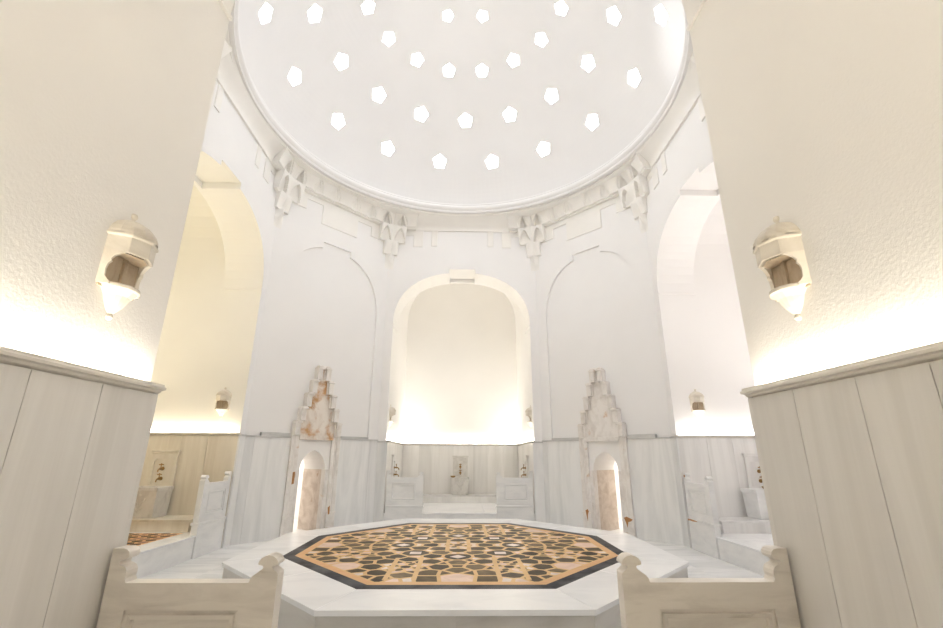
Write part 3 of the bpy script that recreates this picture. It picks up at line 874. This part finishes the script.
# rust marks at the foot of the right portal: iron bracket stumps
for k,px in (('far_left',-.08),('far_right',.08)):
    l,r=DG[k]; o=along(DG[k],px)
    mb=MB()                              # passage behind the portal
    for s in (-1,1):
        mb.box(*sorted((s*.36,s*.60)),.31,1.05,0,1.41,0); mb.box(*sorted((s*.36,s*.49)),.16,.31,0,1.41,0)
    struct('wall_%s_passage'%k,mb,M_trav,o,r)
    mb=MB()
    vault=arch_profile(.36,1.41,.46,n=12,e=2)
    mb.prism([(-.60,1.41)]+vault+[(.60,1.41),(.60,2.3),(-.60,2.3)],.31,1.05)
    mb.prism([(-.49,1.41)]+vault+[(.49,1.41),(.49,2.09),(-.49,2.09)],.16,.31)
    struct('ceiling_%s_passage'%k,mb,M_tym,o,r)
    mb=MB()                              # small bright cell behind
    mb.box(-1.3,-.60,1.0,1.05,0,2.9); mb.box(.60,1.3,1.0,1.05,0,2.9); mb.box(-.6,.6,1.0,1.05,2.3,2.9)
    mb.box(-1.3,-1.25,1.05,3.2,0,2.9); mb.box(1.25,1.3,1.05,3.2,0,2.9); mb.box(-1.3,1.3,3.2,3.25,0,2.9); mb.box(-1.3,1.3,1.0,3.25,2.9,2.95)
    struct('wall_%s_cell'%k,mb,M_right,o,r)
    mb=MB(); mb.box(-1.3,1.3,.0,3.25,-.079,.0); struct('floor_%s_cell'%k,mb,M_slab,o,r)

# ------------------------------------------------------------------ light
def area(name,loc,rot,sx,sy,power,col):
    l=bpy.data.lights.new(name,'AREA'); l.shape='RECTANGLE'; l.size=sx; l.size_y=sy; l.energy=power; l.color=col
    o=bpy.data.objects.new(name,l); C.objects.link(o); o.location=loc; o.rotation_euler=rot; return o
STRIP={'far':(38,(1,.945,.84)),'near':(28,(1,.92,.78)),'left':(36,(1,.90,.70)),'right':(42,(1,.96,.93))}
for k,(l,r) in FR.items():
    pw,colr=STRIP[k]
    Mx=Matrix.Translation(l)@Matrix.Rotation(r,4,'Z'); JW=JWS[k]
    hd=HDS[k]+.006
    for s in (-1,1):
        a=area('ledge_strip_%s'%k,(0,0,0),(0,0,0),.03,LEN-.1,pw,colr)
        a.matrix_world=Mx@Matrix.Translation((s*(JW-.03),LEN/2,hd))@Matrix.Rotation(PI,4,'X')@Matrix.Rotation(s*R(12),4,'Y')
    a=area('ledge_strip_%s'%k,(0,0,0),(0,0,0),3.8,.03,pw*1.1,colr)
    a.matrix_world=Mx@Matrix.Translation((0,LEN-.035,hd))@Matrix.Rotation(PI,4,'X')@Matrix.Rotation(R(-12),4,'X')
for k,px in (('far_left',-.08),('far_right',.08)):
    l=bpy.data.lights.new('cell_lamp','POINT'); l.energy=45; l.color=(1,.95,.86); l.shadow_soft_size=.15
    o=bpy.data.objects.new('cell_lamp',l); C.objects.link(o); o.location=along(DG[k],px,2.0,2.5)
sl=bpy.data.lights.new('sun_patch_standin','SPOT'); sl.energy=1000; sl.color=(.93,.95,1); sl.spot_size=R(15); sl.spot_blend=1; sl.shadow_soft_size=.08  # added spot, out of view, in place of sun falling on the dome foot
so=bpy.data.objects.new('sun_patch_standin',sl); C.objects.link(so); so.location=(-4.05,-1.9,9.75)
so.rotation_euler=(Vector((4.45,-.95,9.80))-Vector(so.location)).to_track_quat('-Z','Y').to_euler()
w=bpy.data.worlds.new('sky'); bpy.context.scene.world=w; w.use_nodes=True
bg=w.node_tree.nodes['Background']; bg.inputs['Color'].default_value=(.92,.96,1,1); bg.inputs['Strength'].default_value=1.5

# ------------------------------------------------------------------ camera
cd=bpy.data.cameras.new('camera'); cam=bpy.data.objects.new('camera',cd); C.objects.link(cam)
cd.sensor_width=36; cd.lens=451.74/943*36; cd.clip_start=.02
yaw,pit,rol=.0198,.305,.0039
fw=Vector((math.sin(yaw)*math.cos(pit),math.cos(yaw)*math.cos(pit),math.sin(pit)))
r_=Vector((math.cos(yaw),-math.sin(yaw),0)); u_=r_.cross(fw)
r2=r_*math.cos(rol)+u_*math.sin(rol); u2=-r_*math.sin(rol)+u_*math.cos(rol)
m=Matrix((r2,u2,-fw)).transposed().to_4x4(); m.translation=(.0378,-7.934,1.7324); cam.matrix_world=m
sc=bpy.context.scene; sc.camera=cam
sc.view_settings.view_transform='Standard'; sc.view_settings.look='None'; sc.view_settings.gamma=1; sc.view_settings.exposure=0.12
sc.cycles.diffuse_bounces=8; sc.cycles.max_bounces=12; sc.cycles.use_denoising=True
try: sc.cycles.use_light_tree=True
except Exception: pass
